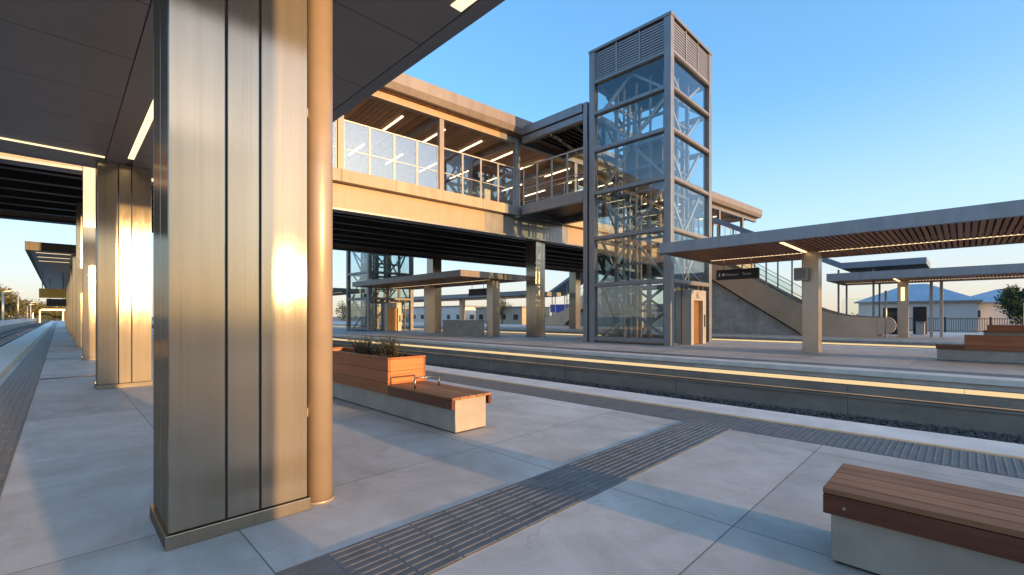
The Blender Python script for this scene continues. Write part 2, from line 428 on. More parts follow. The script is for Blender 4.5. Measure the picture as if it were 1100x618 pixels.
def pipe(x, y, z1, label):
    t = thing('downpipe', label, 'downpipe', (x, y, 0), 'round rainwater downpipes')
    MB().tube((x,y,0),(x,y,z1),.108,28).build('pipe', M['pipe'], t)
    MB().tube((x,y,.0),(x,y,.022),.125,28).build('base_collar', M['pipe'], t)
    for z in (.72, 3.2): box(x-.17, x-.10, y-.03, y+.03, z, z+.07).build('bracket', M['pipe'], t)
pipe(1.555, 3.87, 4.85, 'round tan painted downpipe standing beside the closest steel column')
pipe(1.635, -2.97, 4.85, 'unseen tan downpipe added beside the shading column behind the camera')  # goes with the added column and widens the shade it throws
for k, y in enumerate((21.9, 31.0)):
    npcol(.58, y, 7.2, ['third steel column from the camera, carrying the near girder of the footbridge', 'steel column under the middle of the footbridge, on the near platform'][k])
ORD = ['first','second','third','fourth','fifth','sixth','seventh','eighth']
for k in range(7):
    npcol(.58, 39.6 + 9.1*k, 5.4, '%s steel column beyond the footbridge under the distant canopy' % ORD[k])

# ------------------------------------------------------------------ near canopy
def near_canopy(name, y0, y1, z, label, led=True):
    t = thing(name, label, 'canopy', (.95, (y0+y1)/2, z))
    X0, X1 = -1.42, 3.29
    box(X0+.05, X1-.05, y0+.05, y1-.05, z+.03, z+.46).build('roof', M['soffit'], t)
    # fascia on four sides
    mb = MB(); mb.box(X1-.18, X1, y0, y1, z-.004, z+.5); mb.box(X0, X0+.18, y0, y1, z-.004, z+.5)
    mb.box(X0+.181, X1-.181, y1-.18, y1, z-.004, z+.5); mb.box(X0+.181, X1-.181, y0, y0+.18, z-.004, z+.5)
    mb.build('fascia', M['fascia' if led else 'dark'], t, .006)  # distant canopy's edge painted dark, standing in for the footbridge's shade
    zx = [X0+.19, .674, .686, 1.005, 1.115, X1-.19]
    g = .006; first = math.ceil((y0+.2-7.57)/1.45)
    ys = [y0+.19] + [7.57+1.45*k for k in range(first, first+60) if y0+.5 < 7.57+1.45*k < y1-.5] + [y1-.19]
    mb = MB()
    for xa, xb in ((X0+.19, .674), (1.115, X1-.19)):
        for a, b in zip(ys[:-1], ys[1:]):
            mb.box(xa, xb, a+g, b-g, z, z+.02)
    mb.box(.686, 1.005, y0+.19, y1-.19, z, z+.02)
    mb.build('soffit_panels', M['soffit'], t, .003)
    if led:
        mb = MB(); y = y0+1.2
        while y < y1-1.4:
            mb.box(1.012, 1.108, y, min(y+2.39, y1-1.25), z+.004, z+.016); y += 2.4
        mb.build('strip_light', M['led'], t)
        box(X0+.19, .66, y1-1.15, y1-1.07, z-.012, z-.001).build('strip_light', M['led'], t)
        box(2.93, 3.07, 2.9, 3.85, z-.008, z-.001).build('strip_light', M['led'], t)
    else:
        for yy in (y0+1.2, y0+4, y0+7): box(X0+.4, .5, yy, yy+.09, z-.012, z-.001).build('strip_light', M['led'], t)
    return t
near_canopy('platform_canopy', 1.6, 13.7, 4.85, 'dark panelled canopy roof directly overhead on the near platform')
near_canopy('platform_canopy', 38.3, 102, 5.4, 'distant dark canopy beyond the footbridge on the near platform', False)

# ------------------------------------------------------------------ benches and planters
def bench(x0, x1, y0, y1, label, armrest=None, planter=None, name='bench', z=.485, ends=(True, True)):
    t = thing(name, label, 'bench', ((x0+x1)/2, (y0+y1)/2, 0))
    ys0, ys1 = y0, y1
    box(x0+.075, x1-.075, y0+.03, y1-.03, 0.018, z-.035).build('base', M['concrete'], t, .008)
    box(x0+.10, x1-.10, y0+.05, y1-.05, 0, .0175).build('foot', M['gap'], t)
    def seat(a, b):
        n = 5; w = (x1-x0-.004)/n; mb = MB()
        for k in range(n): mb.box(x0+.002+k*w+.004, x0+.002+(k+1)*w-.004, a, b, z-.034, z)
        mb.build('seat', M['teaktop'], t, .004)
        for xa, xb in ((x0, x0+.045), (x1-.045, x1)):
            mb = box(xa, xb, a+.002, b-.002, z-.155, z-.037)
            mb.build('skirt', M['teak'], t, .004)
        for yy in (a+.11, b-.11):
            MB().tube((x0-.004,yy,z-.1),(x0+.002,yy,z-.1),.011,10).build('bolt', M['steel'], t)
    if planter:
        pa, pb = planter
        if pa > y0 + .1: seat(y0, pa-.004)
        if pb < y1 - .1: seat(pb+.004, y1)
        h0, h1 = z-.155, .905; nb = 3; hh = (h1-.03-h0)/nb
        pl = MB()
        for k in range(nb):
            a, b = h0+k*hh+.002, h0+(k+1)*hh-.002
            for xa, xb in ((x0, x0+.04), (x1-.04, x1)): pl.box(xa, xb, pa, pb, a, b)
        pb_ = pl.build('planter_box', M['cedar'], t, .003)
        for ya, yb in ((pa-.003, pa+.037), (pb-.037, pb+.003)):
            pe = MB()
            for k in range(nb):
                a, b = h0+k*hh+.002, h0+(k+1)*hh-.002
                if b > z: pe.box(x0+.041, x1-.041, ya, yb, max(a, z+.003), b)
            pe.build('planter_end', M['cedarx'], t, .003)
        rim = MB(); rim.box(x0-.004, x0+.06, pa-.006, pb+.006, h1-.029, h1); rim.box(x1-.06, x1+.004, pa-.006, pb+.006, h1-.029, h1)
        rim.box(x0+.061, x1-.061, pa-.006, pa+.05, h1-.029, h1); rim.box(x0+.061, x1-.061, pb-.05, pb+.006, h1-.029, h1)
        rim.build('planter_rim', M['cedar'], t, .003)
        box(x0+.045, x1-.045, pa+.04, pb-.04, h1-.2, h1-.07).build('soil', M['soil'], t)
    else: seat(y0, y1)
    if armrest:
        for ya in armrest:
            mb = MB(); za = z+.155
            mb.path([(x0+.1,ya,z-.01),(x0+.1,ya,za),(x1-.16,ya,za),(x1-.16,ya,z-.01)], .0135, 10)
            mb.build('armrest', M['steel'], t)
    return t
bench(3.60, 4.29, 4.70, 10.9, 'wooden bench with orange planter box and steel armrest beyond the closest column', [5.72], (6.32, 9.3), 'planter_bench')
bench(3.36, 4.03, -1.75, .625, 'dark wooden slatted bench on a concrete base at the front right corner', None, None, 'bench')
bench(21.95, 22.62, -9.0, .72, 'dark wooden bench with tall planter box on the middle platform, at the right edge', None, (-6.5, 0.0), 'planter_bench', z=.56)
bench(49.0, 49.8, -9.0, -1.0, 'small distant dark wooden planter bench on the farthest platform', None, (-6.5, -1.2), 'planter_bench', z=.5)

def shrub(x, y, z, h, n, label, mt='leafshrub', spread=.5):
    t = thing('shrub', label, 'shrub', (x, y, z), 'shrubs in the orange planter')
    st = MB(); lf = MB()
    for k in range(n):
        a = random.uniform(0, 6.283); lean = random.uniform(.1, spread); hh = h*random.uniform(.55, 1.1)
        p = Vector((x+random.uniform(-.09,.09), y+random.uniform(-.12,.12), z)); d = Vector((math.cos(a)*lean, math.sin(a)*lean, 1)).normalized()
        q = p + d*hh; st.tube(p, q, .004, 5, .002)
        m = int(16*hh/.3)+8
        for j in range(m):
            f = .25 + .75*j/m; c = p + d*(hh*f); b = random.uniform(0, 6.283); up = random.uniform(.1,.9)
            e = Vector((math.cos(b), math.sin(b), up)).normalized(); ln = random.uniform(.03,.07); w = e.cross(Vector((0,0,1))).normalized()*ln*.2
            lf.add([c, c+e*ln*.5+w, c+e*ln, c+e*ln*.5-w], [(0,1,2,3)])
    st.build('stem', M['bark'], t); lf.build('foliage', M[mt], t, fixn=False)
SL = ['leafy shrub at the front end of the orange planter', 'second leafy shrub from the planter end', 'third leafy shrub from the planter end',
      'fourth leafy shrub from the planter end', 'leafy shrub farthest back in the orange planter']
for k, yy in enumerate((6.72, 7.0, 7.32, 7.65, 7.98)):
    shrub(3.93 + random.uniform(-.1,.1), yy, .82, .34 + .1*random.random(), 20, SL[k], spread=.85)

# ------------------------------------------------------------------ footbridge (local frame, slightly askew to the tracks)
BO = Vector((22.5, 21.85, 0)); BA = math.radians(-4.5)
B = thing('footbridge', 'tall roofed and glazed footbridge with golden girders spanning the tracks', 'footbridge', BO, None, BA)
def bb(mb, name, m, bev=0, parent=None): return mb.build(name, M[m], parent or B, bev, world=False)
XL, XR, W = -42.7, 40.5, 15.0
bb(MB().box(XL, -2.6, .45, .75, 7.2, 8.52), 'girder', 'tan')
bb(MB().box(-2.59, 5.5, .45, .75, 7.2, 8.52), 'girder', 'frame')
bb(MB().box(5.51, XR, .45, .75, 7.2, 8.52), 'girder', 'tan')
bb(MB().box(XL, XR, .2, .95, 7.1, 7.199), 'girder_flange', 'frame')
bb(MB().box(XL, XR, W-.75, W-.45, 7.2, 8.52), 'girder', 'tan')
bb(MB().box(XL, XR, W-.95, W-.2, 7.1, 7.199), 'girder_flange', 'dark')
mb = MB(); x = XL
while x < -1.2 - .1: mb.box(x+.006, min(x+3.044, -1.2), 0, .9, 8.55, 9.2); x += 3.05
bb(mb, 'edge_band', 'sand', .02)
bb(MB().box(-1.19, 5.2, 0, .9, 8.55, 9.2), 'edge_band', 'frame', .02)
mb = MB(); x = 5.21
while x < XR - .1: mb.box(x+.006, min(x+3.044, XR), 0, .9, 8.55, 9.2); x += 3.05
bb(mb, 'edge_band', 'sand', .02)
bb(MB().box(XL, XR, W-.9, W, 8.55, 9.2), 'edge_band', 'sand', .03)
bb(MB().box(XL, XR, .91, W-.91, 8.7, 9.15), 'deck', 'dark')
bb(MB().box(XL, XR, .91, W-.91, 9.153, 9.19), 'floor_finish', 'coping')
for k in range(6):
    y = 2.35 + k*2.06
    mb = MB(); mb.box(XL, XR, y-.02, y+.02, 7.32, 8.69); mb.box(XL, XR, y-.19, y+.19, 7.27, 7.319)
    bb(mb, 'floor_beam', 'dark')
for k in range(13):
    x = XL + 1.0 + 6.6*k
    mb = MB(); 
    for j in range(7):
        a = .76 if j == 0 else 2.35 + (j-1)*2.06 + .021; b = W-.76 if j == 6 else 2.35 + j*2.06 - .021
        mb.box(x-.06, x+.06, a, b, 7.9, 8.2)
    bb(mb, 'cross_brace', 'dark')
posts = [6.1*k for k in range(-7, 7)]
for x in posts:
    if abs(x) > .1 and x != 6.1: bb(MB().box(x-.16, x+.16, .12, .44, 9.2, 13.55), 'post', 'roofmetal', .01)
    elif x == 0: bb(MB().box(x-.19, x+.19, .05, .44, 8.4, 13.9), 'post', 'frame', .01)
    else: bb(MB().box(x-.16, x+.16, .12, .44, 9.2, 13.55), 'post', 'frame', .01)
    bb(MB().box(x-.16, x+.16, W-.44, W-.12, 9.2, 13.55), 'post', 'frame')
    bb(MB().box(x-.11, x+.11, .45, W-.45, 13.62, 13.92), 'roof_beam', 'frame')
bb(MB().box(XL, -1.6, .1, .46, 13.56, 13.95), 'eaves_beam', 'tan', .01)
bb(MB().box(-1.59, XR, .1, .46, 13.56, 13.95), 'eaves_beam', 'frame', .01)
bb(MB().box(XL, XR, W-.46, W-.1, 13.56, 13.95), 'eaves_beam', 'frame', .01)
bb(MB().box(XL, XR, -.2, W+.2, 14.12, 14.45), 'roof', 'dark')
bb(MB().prism([(XL,-.62,14.35),(XL,-.62,15.0),(XL,-.20,15.0),(XL,-.21,14.0),(XL,-.45,14.0)], (XR-XL-40.3,0,0)), 'roof_fascia', 'roofmetal', .01)
bb(MB().prism([(XR-40.29,-.62,14.35),(XR-40.29,-.62,15.0),(XR-40.29,-.20,15.0),(XR-40.29,-.21,14.0),(XR-40.29,-.45,14.0)], (40.29,0,0)), 'roof_fascia', 'roofmetal', .01)
bb(MB().box(XL, XR, W+.21, W+.6, 14.0, 15.0), 'roof_fascia', 'roofmetal')
bb(MB().box(XR-.3, XR, -.19, W+.2, 14.46, 15.0), 'roof_fascia', 'roofmetal')
mb = MB(); x = XL
while x < XR:
    mb.box(x, x+.29, -.15, W+.1, 13.98, 14.1); x += .32
bb(mb, 'ceiling_slats', 'slaty')
for k in range(-14, 13):
    x = 3.05*k + 1.5
    for y0 in (2.2, 8.2):
        bb(MB().box(x-.045, x+.045, y0, y0+2.9, 13.93, 13.975), 'ceiling_light', 'ledb')
def pane_frame(mb, xa, xb, y, z0, z1, zm=None, w=.035):
    mb.box(xa, xa+w, y-.03, y+.03, z0, z1); mb.box(xb-w, xb, y-.03, y+.03, z0, z1)
    mb.box(xa+w, xb-w, y-.03, y+.03, z0, z0+w); mb.box(xa+w, xb-w, y-.03, y+.03, z1-w*1.6, z1)
    if zm: mb.box(xa+w, xb-w, y-.02, y+.02, zm-.02, zm+.02)
for x in posts[:-1]:
    if x == 0: continue
    n = 4; a0 = x+.17; w = (6.1-.34)/n
    for k in range(n):
        xa, xb = a0+k*w+.01, a0+(k+1)*w-.01
        fm = MB(); pane_frame(fm, xa, xb, .28, 9.22, 11.9, 10.35, .045)
        f = bb(fm, 'window_frame', 'mull')
        bb(MB().box(xa+.046, xb-.046, .274, .286, 9.266, 11.82), 'pane', 'bglass', 0, f)
    if x > -40:
        fm = MB(); pane_frame(fm, x+.17, x+5.93, W-.28, 9.22, 11.9, 10.35, .06)
        for k in range(1, 4): fm.box(x+.17+k*1.44-.02, x+.17+k*1.44+.02, W-.309, W-.251, 9.26, 11.8)
        f = bb(fm, 'window_frame', 'mull')
        bb(MB().box(x+.231, x+5.869, W-.286, W-.274, 9.29, 11.79), 'pane', 'cglass', 0, f)
# interior service core seen through the glass
bb(MB().box(1.2, 4.2, 8.6, 12.4, 9.16, 13.6), 'stair_core', 'paleb')
bb(MB().box(-16, -13, 9.6, 12.4, 9.16, 12.6), 'kiosk', 'paleb')
for k in (-2, 1):
    bb(MB().box(3.05*k-.03+1.2, 3.05*k+.03+1.2, 7.2, 7.26, 13.0, 13.97), 'speaker_hanger', 'frame')

# bridge columns on the middle platform
bc = column('bridge_column', 24.75, 25.75, 22.25, 23.25, 7.1, 'tall square steel column carrying the footbridge girder, left of the lift tower', 'column', 'square steel columns carrying the footbridge', [25.08, 25.42], [22.75])
column('bridge_column', 25.0, 26.0, 35.6, 36.6, 7.1, 'square steel column under the far girder of the footbridge', 'column', 'square steel columns carrying the footbridge', [25.33, 25.67], [36.1], det=False)
column('bridge_column', 45.0, 46.0, 33.9, 34.9, 7.1, 'square steel column under the footbridge on the farthest platform', 'column', 'square steel columns carrying the footbridge', None, None, det=False)

# link walkway between bridge and lift tower
LK = thing('link_walkway', 'short grey glazed walkway joining the footbridge to the near lift tower', 'walkway', (24.7, 19.1, 8.6))
lx0, lx1, ly0, ly1 = 22.5, 27.3, 16.42, 21.55
for x in (lx0, lx1-.3):
    box(x, x+.3, ly0, ly1, 8.55, 9.2).build('floor_girder', M['frame'], LK, .01)
    box(x, x+.3, ly0, ly1, 13.5, 13.9).build('roof_girder', M['frame'], LK, .01)
    box(x-.12, x+.42, ly0, ly1, 13.96, 14.5).build('roof_fascia', M['frame'], LK, .01)
box(lx0+.31, lx1-.31, ly0, ly1, 8.95, 9.15).build('floor', M['dark'], LK)
box(lx0+.43, lx1-.43, ly0, ly1, 14.2, 14.4).build('roof', M['dark'], LK)
mb = MB()
for k in range(12): mb.box(lx0+.31, lx1-.31, ly0+.2+k*.4, ly0+.3+k*.4, 13.95, 14.19)
mb.build('ceiling_ribs', M['dark'], LK)
MB().tube((lx0+.9,ly0,13.75),(lx0+.9,ly1,13.75),.05,8).build('sprinkler_pipe', M['frame'], LK)
for k, y in enumerate((ly0+.9, ly0+2.9)):
    MB().bar((lx0+.3,y,13.6),(lx1-.3,y+.8,13.6),.09,.16).build('roof_brace', M['frame'], LK)
n = 4; w = (ly1-ly0)/n
for x in (lx0+.15, lx1-.15):
    for k in range(n):
        a, b = ly0+k*w+.01, ly0+(k+1)*w-.01; fm = MB()
        fm.box(x-.03,x+.03,a,a+.045,9.21,11.9); fm.box(x-.03,x+.03,b-.045,b,9.21,11.9); fm.box(x-.03,x+.03,a+.046,b-.046,11.82,11.9)
        fm.box(x-.03,x+.03,a+.046,b-.046,9.21,9.26); fm.box(x-.02,x+.02,a+.046,b-.046,10.33,10.37)
        f = fm.build('window_frame', M['mull'], LK)
        box(x-.006,x+.006,a+.047,b-.047,9.262,11.818).build('pane', M['cglass'], f)

# ------------------------------------------------------------------ lift towers
def tower(y0, label, doorlabel='door'):
    x0, x1, y1 = 22.5, 27.9, y0+5.15
    t = thing('lift_tower', label, 'lift tower', ((x0+x1)/2, (y0+y1)/2, 0), 'glass lift towers on the middle platform')
    p = .38; H = 17.3
    lv = [.12, 3.3, 6.05, 8.75, 11.3, 13.5, 15.35]
    for x in (x0, x1-p):
        for y in (y0, y1-p): box(x, x+p, y, y+p, 0, H).build('corner_post', M['frame'], t, .012)
    box(x0-.03, x1+.03, y0-.03, y1+.03, H, H+.16).build('cap', M['frame'], t, .01)
    box(x0+.1, x1-.1, y0+.1, y1-.1, H-.25, H-.02).build('roof_slab', M['dark'], t)
    hb = .24
    def face(side):
        # u runs along the face; returns box builder in (u0,u1,depth0,depth1,z0,z1), depth from the outer plane inward
        L0, L1 = ((x0+p, x1-p) if side in 'SN' else (y0+p, y1-p))
        def bx(mb, u0, u1, d0, d1, z0, z1):
            if side == 'S': mb.box(u0,u1,y0+d0,y0+d1,z0,z1)
            elif side == 'N': mb.box(u0,u1,y1-d1,y1-d0,z0,z1)
            elif side == 'W': mb.box(x0+d0,x0+d1,u0,u1,z0,z1)
            else: mb.box(x1-d1,x1-d0,u0,u1,z0,z1)
            return mb
        def pt(u, d, z):
            return {'S': (u, y0+d, z), 'N': (u, y1-d, z), 'W': (x0+d, u, z), 'E': (x1-d, u, z)}[side]
        for k, z in enumerate(lv):
            if side == 'S' and k == 0: continue
            bx(MB(), L0+.001, L1-.001, .03, .33, z, z+hb).build('beam', M['frame'], t, .008)
            bx(MB(), L0+.001, L1-.001, -.02, .029, z+hb*.15, z+hb*.45).build('sill_trim', M['roofmetal' if side == 'S' else 'frame'], t)
        # louvre band
        z = lv[-1]+hb
        mb = MB(); q = (L1-L0)/3
        for j in range(3):
            for s in range(11):
                zz = z+.06+s*.145; u0, u1 = L0+j*q+.05, L0+(j+1)*q-.05
                if zz + .12 > H-.05: break
                bx(mb, u0, u1, .08, .115, zz, zz+.082)
            bx(mb, L0+j*q-.04, L0+j*q+.04, .04, .24, z, H)
        bx(mb, L1-.04, L1+.0, .04, .24, z, H)
        mb.build('louvre', M['lightfascia'], t)
        bx(MB(), L0, L1, .27, .29, z, H-.26).build('louvre_backing', M['dark'], t)
        zs = lv + [H]
        for k in range(6):
            za, zb = zs[k]+hb, zs[k+1]
            if side == 'S' and k == 0:
                # glazing each side of the doorway
                for u0, u1 in ((L0+.02, L0+1.25), (L0+3.35, L1-.02)):
                    bx(MB(), u0, u1, .16, .18, .05, zb-.02).build('glass_pane', M['glass'], t)
                for u in (L0+1.28, L0+3.3, L0+4.0): bx(MB(), u-.03, u+.03, .12, .22, 0, zb).build('mullion', M['roofmetal'], t)
                continue
            bx(MB(), L0+.01, L1-.01, .15, .17, za+.005, zb-.005).build('glass_pane', M['glass'], t)
            c = (L0+L1)/2; d = .55; mb = MB()
            if side in 'WE':
                if k % 2: mb.bar(pt(L0+.1,d,za),pt(c,d,zb),.13,.13); mb.bar(pt(L1-.1,d,za),pt(c,d,zb),.13,.13)
                elif k == 0: mb.bar(pt(L0+.1,d,za),pt(L1-.1,d,zb),.13,.13); mb.bar(pt(L1-.1,d+.15,za),pt(L0+.1,d+.15,zb),.13,.13)
                else: mb.bar(pt(L0+.1,d,zb),pt(c,d,za),.13,.13); mb.bar(pt(L1-.1,d,zb),pt(c,d,za),.13,.13)
            else:
                mb.bar(pt(L0+.2,d,zb),pt(c,d,za),.13,.13); mb.bar(pt(L1-.2,d,zb),pt(c,d,za),.13,.13)
            mb.build('brace', M['mull'] if side == 'S' else M['frame'], t)
    for s in 'SNWE': face(s)
    # lift shaft steelwork inside
    sx0, sx1, sy0, sy1 = x0+1.3, x1-1.3, y0+.95, y1-1.1
    mb = MB()
    for x in (sx0, (sx0+sx1)/2, sx1):
        for y in (sy0, sy1): mb.box(x-.09, x+.09, y-.09, y+.09, 0, 15.3)
    for y in (sy0+.9, sy0+1.8, sy0+2.6):
        mb.box(sx0-.05, sx0+.05, y-.05, y+.05, 0, 15.3)
    mb.build('shaft_frame', M['frame'], t)
    mb = MB(); z = 1.6
    while z < 15:
        mb.box(sx0+.1, sx1-.1, sy0-.06, sy0+.06, z, z+.16); mb.box(sx0+.1, sx1-.1, sy1-.06, sy1+.06, z, z+.16)
        mb.box(sx0-.06, sx0+.06, sy0+.1, sy1-.1, z+.2, z+.34); z += 1.38
    mb.build('shaft_beams', M['frame'], t)
    mb = MB()
    for y in (sy0+.45, sy1-.4, sy1+.5):
        mb.box(sx1+.3, sx1+.42, y-.11, y+.11, .1, 13.4)
    for x in (sx0+.7, sx1-.6): mb.box(x-.1, x+.1, sy1+.42, sy1+.54, .1, 13.4)
    mb.build('guide_rail', M['tan'], t)
    box(sx0+.35, sx1-.35, sy0+.35, sy1-.3, 9.25, 11.9).build('lift_car', M['fascia'], t)
    box(x0+.4, x1-.4, y0+.4, y1-.4, .02, .06).build('floor', M['concrete'], t)
    mb = MB()
    for z in (9.0,): mb.box(x0+.6, x1-.6, sy1+.2, y1-.35, z, z+.16)
    mb.build('landing', M['frame'], t)
    # doorway on the south side
    dx = x0+p+1.32; dw = 1.95
    s = MB(); s.box(dx, dx+.32, y0-.35, y0+.55, 0, 3.0); s.box(dx+dw-.42, dx+dw, y0-.35, y0+.55, 0, 3.0); s.box(dx+.321, dx+dw-.421, y0-.35, y0+.55, 2.42, 3.0)
    s.build('door_surround', M['mull'], t, .01)
    d = box(dx+.325, dx+dw-.425, y0-.12, y0-.06, .02, 2.415).build('door', M['cedarx' if False else 'doorm'], t)
    box(dx+.325+.58, dx+.325+.59, y0-.123, y0-.12, .02, 2.41).build('door_seam', M['gap'], d)
    box(dx+dw-.3, dx+dw-.12, y0-.365, y0-.352, .95, 1.65).build('call_panel', M['rubber'], t)
    # wheelchair pictogram
    cx, cz = dx+.72, 2.72; yy = y0-.356
    mb = MB(); mb.tube((cx,yy,cz+.15),(cx,yy-.008,cz+.15),.035,12)
    mb.bar((cx,yy-.004,cz+.11),(cx+.02,yy-.004,cz-.02),.03,.008,(0,1,0)); mb.bar((cx+.02,yy-.004,cz-.02),(cx+.12,yy-.004,cz-.02),.03,.008,(0,1,0))
    mb.bar((cx+.12,yy-.004,cz-.02),(cx+.16,yy-.004,cz-.13),.03,.008,(0,1,0)); mb.bar((cx,yy-.004,cz+.06),(cx+.1,yy-.004,cz+.05),.022,.008,(0,1,0))
    for k in range(12):
        a0, a1 = math.radians(100+k*20), math.radians(120+k*20)
        mb.bar((cx+.02+.1*math.cos(a0),yy-.004,cz-.06+.1*math.sin(a0)),(cx+.02+.1*math.cos(a1),yy-.004,cz-.06+.1*math.sin(a1)),.022,.008,(0,1,0))
    mb.build('wheelchair_symbol', M['rubber'], t)
    return t
M['doorm'] = noisy('copper_tinted_door', (.50,.27,.11), .35, .75, .1, 2)
tower(10.8, 'tall glass and grey steel lift tower with louvred top, in the middle of the view')
tower(43.4, 'smaller looking distant glass lift tower seen below the footbridge at left')
# twin posts where the link meets the tower
mb = MB(); mb.box(22.46,22.76,16.08,16.36,0,14.5)
tag(mb.build('steel_post', M['frame'], None, .01), 'tall slim grey post rising beside the left edge of the near lift tower', 'post')

# ------------------------------------------------------------------ wood lined canopies
def canopy(x0, x1, y0, y1, z, top, label, xl, full=True, fas='lightfascia', ledspots=()):
    t = thing('platform_canopy', label, 'canopy', ((x0+x1)/2, (y0+y1)/2, z))
    mb = MB(); mb.box(x0, x0+.16, y0, y1, z-.02, top); mb.box(x1-.16, x1, y0, y1, z-.02, top)
    mb.box(x0+.161, x1-.161, y0, y0+.16, z-.02, top); mb.box(x0+.161, x1-.161, y1-.16, y1, z-.02, top)
    mb.build('fascia', M[fas], t, .008)
    box(x0+.165, x1-.165, y0+.165, y1-.165, z+.16, top-.03).build('roof', M['dark'], t)
    mb = MB(); y = y0+.2
    while y < y1-.3:
        mb.box(x0+.17, xl-.09, y, y+.11, z, z+.07); mb.box(xl+.09, x1-.17, y, y+.11, z, z+.07); y += .165
    mb.build('soffit_slats', M['slat'], t)
    mb = MB(); y = y0+1.2
    while y < y1-1:
        mb.box(xl-.06, xl+.06, y, min(y+2.96, y1-.5), z+.005, z+.02); y += 3
    mb.build('strip_light', M['led'], t)
    for yy in ledspots:
        box(x0+.5, xl-.45, yy-.07, yy+.07, z-.03, z-.004).build('strip_light', M['led'], t)
    return t
canopy(18.85, 26.0, -16, 9.6, 4.36, 4.79, 'wood lined canopy with grey edge on the middle platform, right of the lift tower', 23.4, ledspots=(4.9,))
canopy(19.6, 26.2, 24.6, 41, 4.36, 4.79, 'grey edged canopy on the middle platform passing under the footbridge', 23.4, fas='roofmetal')
canopy(40, 46.6, -22, 7.2, 4.15, 4.68, 'farther wood lined canopy on the farthest platform, at the right', 44.1, ledspots=(3.4,))
canopy(40, 46.6, 37.5, 80, 4.15, 4.68, 'distant grey canopy on the farthest platform, seen below the footbridge', 44.1)
canopy(19.6, 26.2, 50.5, 90, 4.36, 4.79, 'distant canopy behind the distant lift tower at the left', 23.4)
G2 = 'steel columns holding up the wood lined canopies'
def ccol(x, y, z1, label, w=.68, d=.6): return column('canopy_column', x-w/2, x+w/2, y-d/2, y+d/2, z1, label, 'column', G2, None, None, .12, False, mt='bronze')
ccol(23.45, 4.75, 4.44, 'bronze toned steel column under the middle platform canopy, right of the lift tower')
ccol(23.45, -6.0, 4.44, 'steel column of the middle platform canopy beyond the right edge')
ccol(44.1, 3.2, 4.2, 'steel column under the farther canopy, in front of the blue roofed building')
ccol(44.1, -8.5, 4.2, 'steel column under the farther canopy beyond the right edge')
ccol(23.75, 25.8, 4.44, 'short steel column at the near end of the canopy under the footbridge', .75, .7)
ccol(24.2, 35.0, 4.44, 'steel column in the middle of the canopy under the footbridge', .75, .7)
ccol(23.45, 56, 4.44, 'steel column of the distant canopy behind the distant lift tower')
for k, y in enumerate((40, 47.5, 55, 64, 73)):
    ccol(44.1, y, 4.2, '%s steel column of the distant canopy on the farthest platform' % ORD[k])
t = thing('speaker_box', 'square grey box mounted on the bronze toned canopy column', 'speaker', (23.0, 4.75, 3.2))
box(22.68, 23.105, 4.78, 5.28, 3.12, 3.66).build('casing', M['ltgrey'], t, .02)
box(22.66, 22.679, 4.83, 5.23, 3.18, 3.6).build('grille', M['fascia'], t)
t = thing('wall_sconce', 'small lit lamp on the steel column under the farther canopy', 'lamp', (43.74, 3.2, 3.2))
box(43.66, 43.75, 3.1, 3.3, 2.7, 3.7).build('lens', M['led'], t)
box(43.66, 43.75, 3.09, 3.31, 3.701, 3.78).build('cap', M['fascia'], t)
for k, y in enumerate((1.75, 1.2)):
    MBp = MB().box(46.0-.09, 46.0+.09, y-.09, y+.09, 0, 4.15)
    tag(MBp.build('steel_post', M['mull'], None, .01), ['slim pale post under the farther canopy, left one of a close pair', 'slim pale post under the farther canopy, right one of a close pair'][k], 'post')

def text(s, size, loc, rot, m, parent, name='lettering', ext=.004):
    cu = bpy.data.curves.new(name, 'FONT'); cu.body = s; cu.size = size; cu.extrude = ext; cu.align_x = 'LEFT'
    o = bpy.data.objects.new(name, cu); C.objects.link(o); cu.materials.append(M[m])
    p = parent; off = Vector((0,0,0))
    while p is not None: off += p.location; p = p.parent
    bpy.context.view_layer.update()
    me = bpy.data.meshes.new_from_object(o.evaluated_get(bpy.context.evaluated_depsgraph_get()))
    bpy.data.objects.remove(o); o = bpy.data.objects.new(name, me); C.objects.link(o)
    if not me.materials: me.materials.append(M[m])
    o.location = Vector(loc) - off; o.rotation_euler = rot; o.parent = parent
    return o
def hang_sign(x, ya, yb, z0, z1, zs, label, words):
    t = thing('hanging_sign', label, 'sign', (x, (ya+yb)/2, z0))
    box(x-.07, x+.07, ya, yb, z0, z1).build('sign_panel', M['rubber'], t, .01)
    for y in (ya+.35, yb-.35): MB().tube((x,y,z1),(x,y,zs),.02,8).build('hanger', M['frame'], t)
    RX = (math.pi/2, 0, -math.pi/2); h = z1-z0
    if words:
        # pictograms: person in a lift, and a round symbol
        mb = MB(); y = yb-.16; zc = z0+h*.5
        mb.tube((x-.078,y,zc+.09),(x-.072,y,zc+.09),.026,10); mb.prism([(x-.078,y-.032,zc-.09),(x-.078,y+.032,zc-.09),(x-.078,y+.032,zc+.055),(x-.078,y-.032,zc+.055)], (.006,0,0))
        mb.tube((x-.078,y-.20,zc),(x-.072,y-.20,zc),.075,16)
        mb.build('pictogram', M['white'], t)
        text(words[0], .155, (x-.076, yb-.48, zc-.055), RX, 'white', t); text(words[1], .15, (x-.076, yb-1.22, zc-.05), RX, 'white', t)
hang_sign(23.4, 6.86, 8.82, 3.36, 3.86, 4.37, 'black hanging direction sign with white symbols below the middle platform canopy', ('Elevators', 'Tracks'))
hang_sign(23.5, 26.3, 28.4, 3.2, 3.75, 4.37, 'dark hanging sign below the canopy under the footbridge', None)

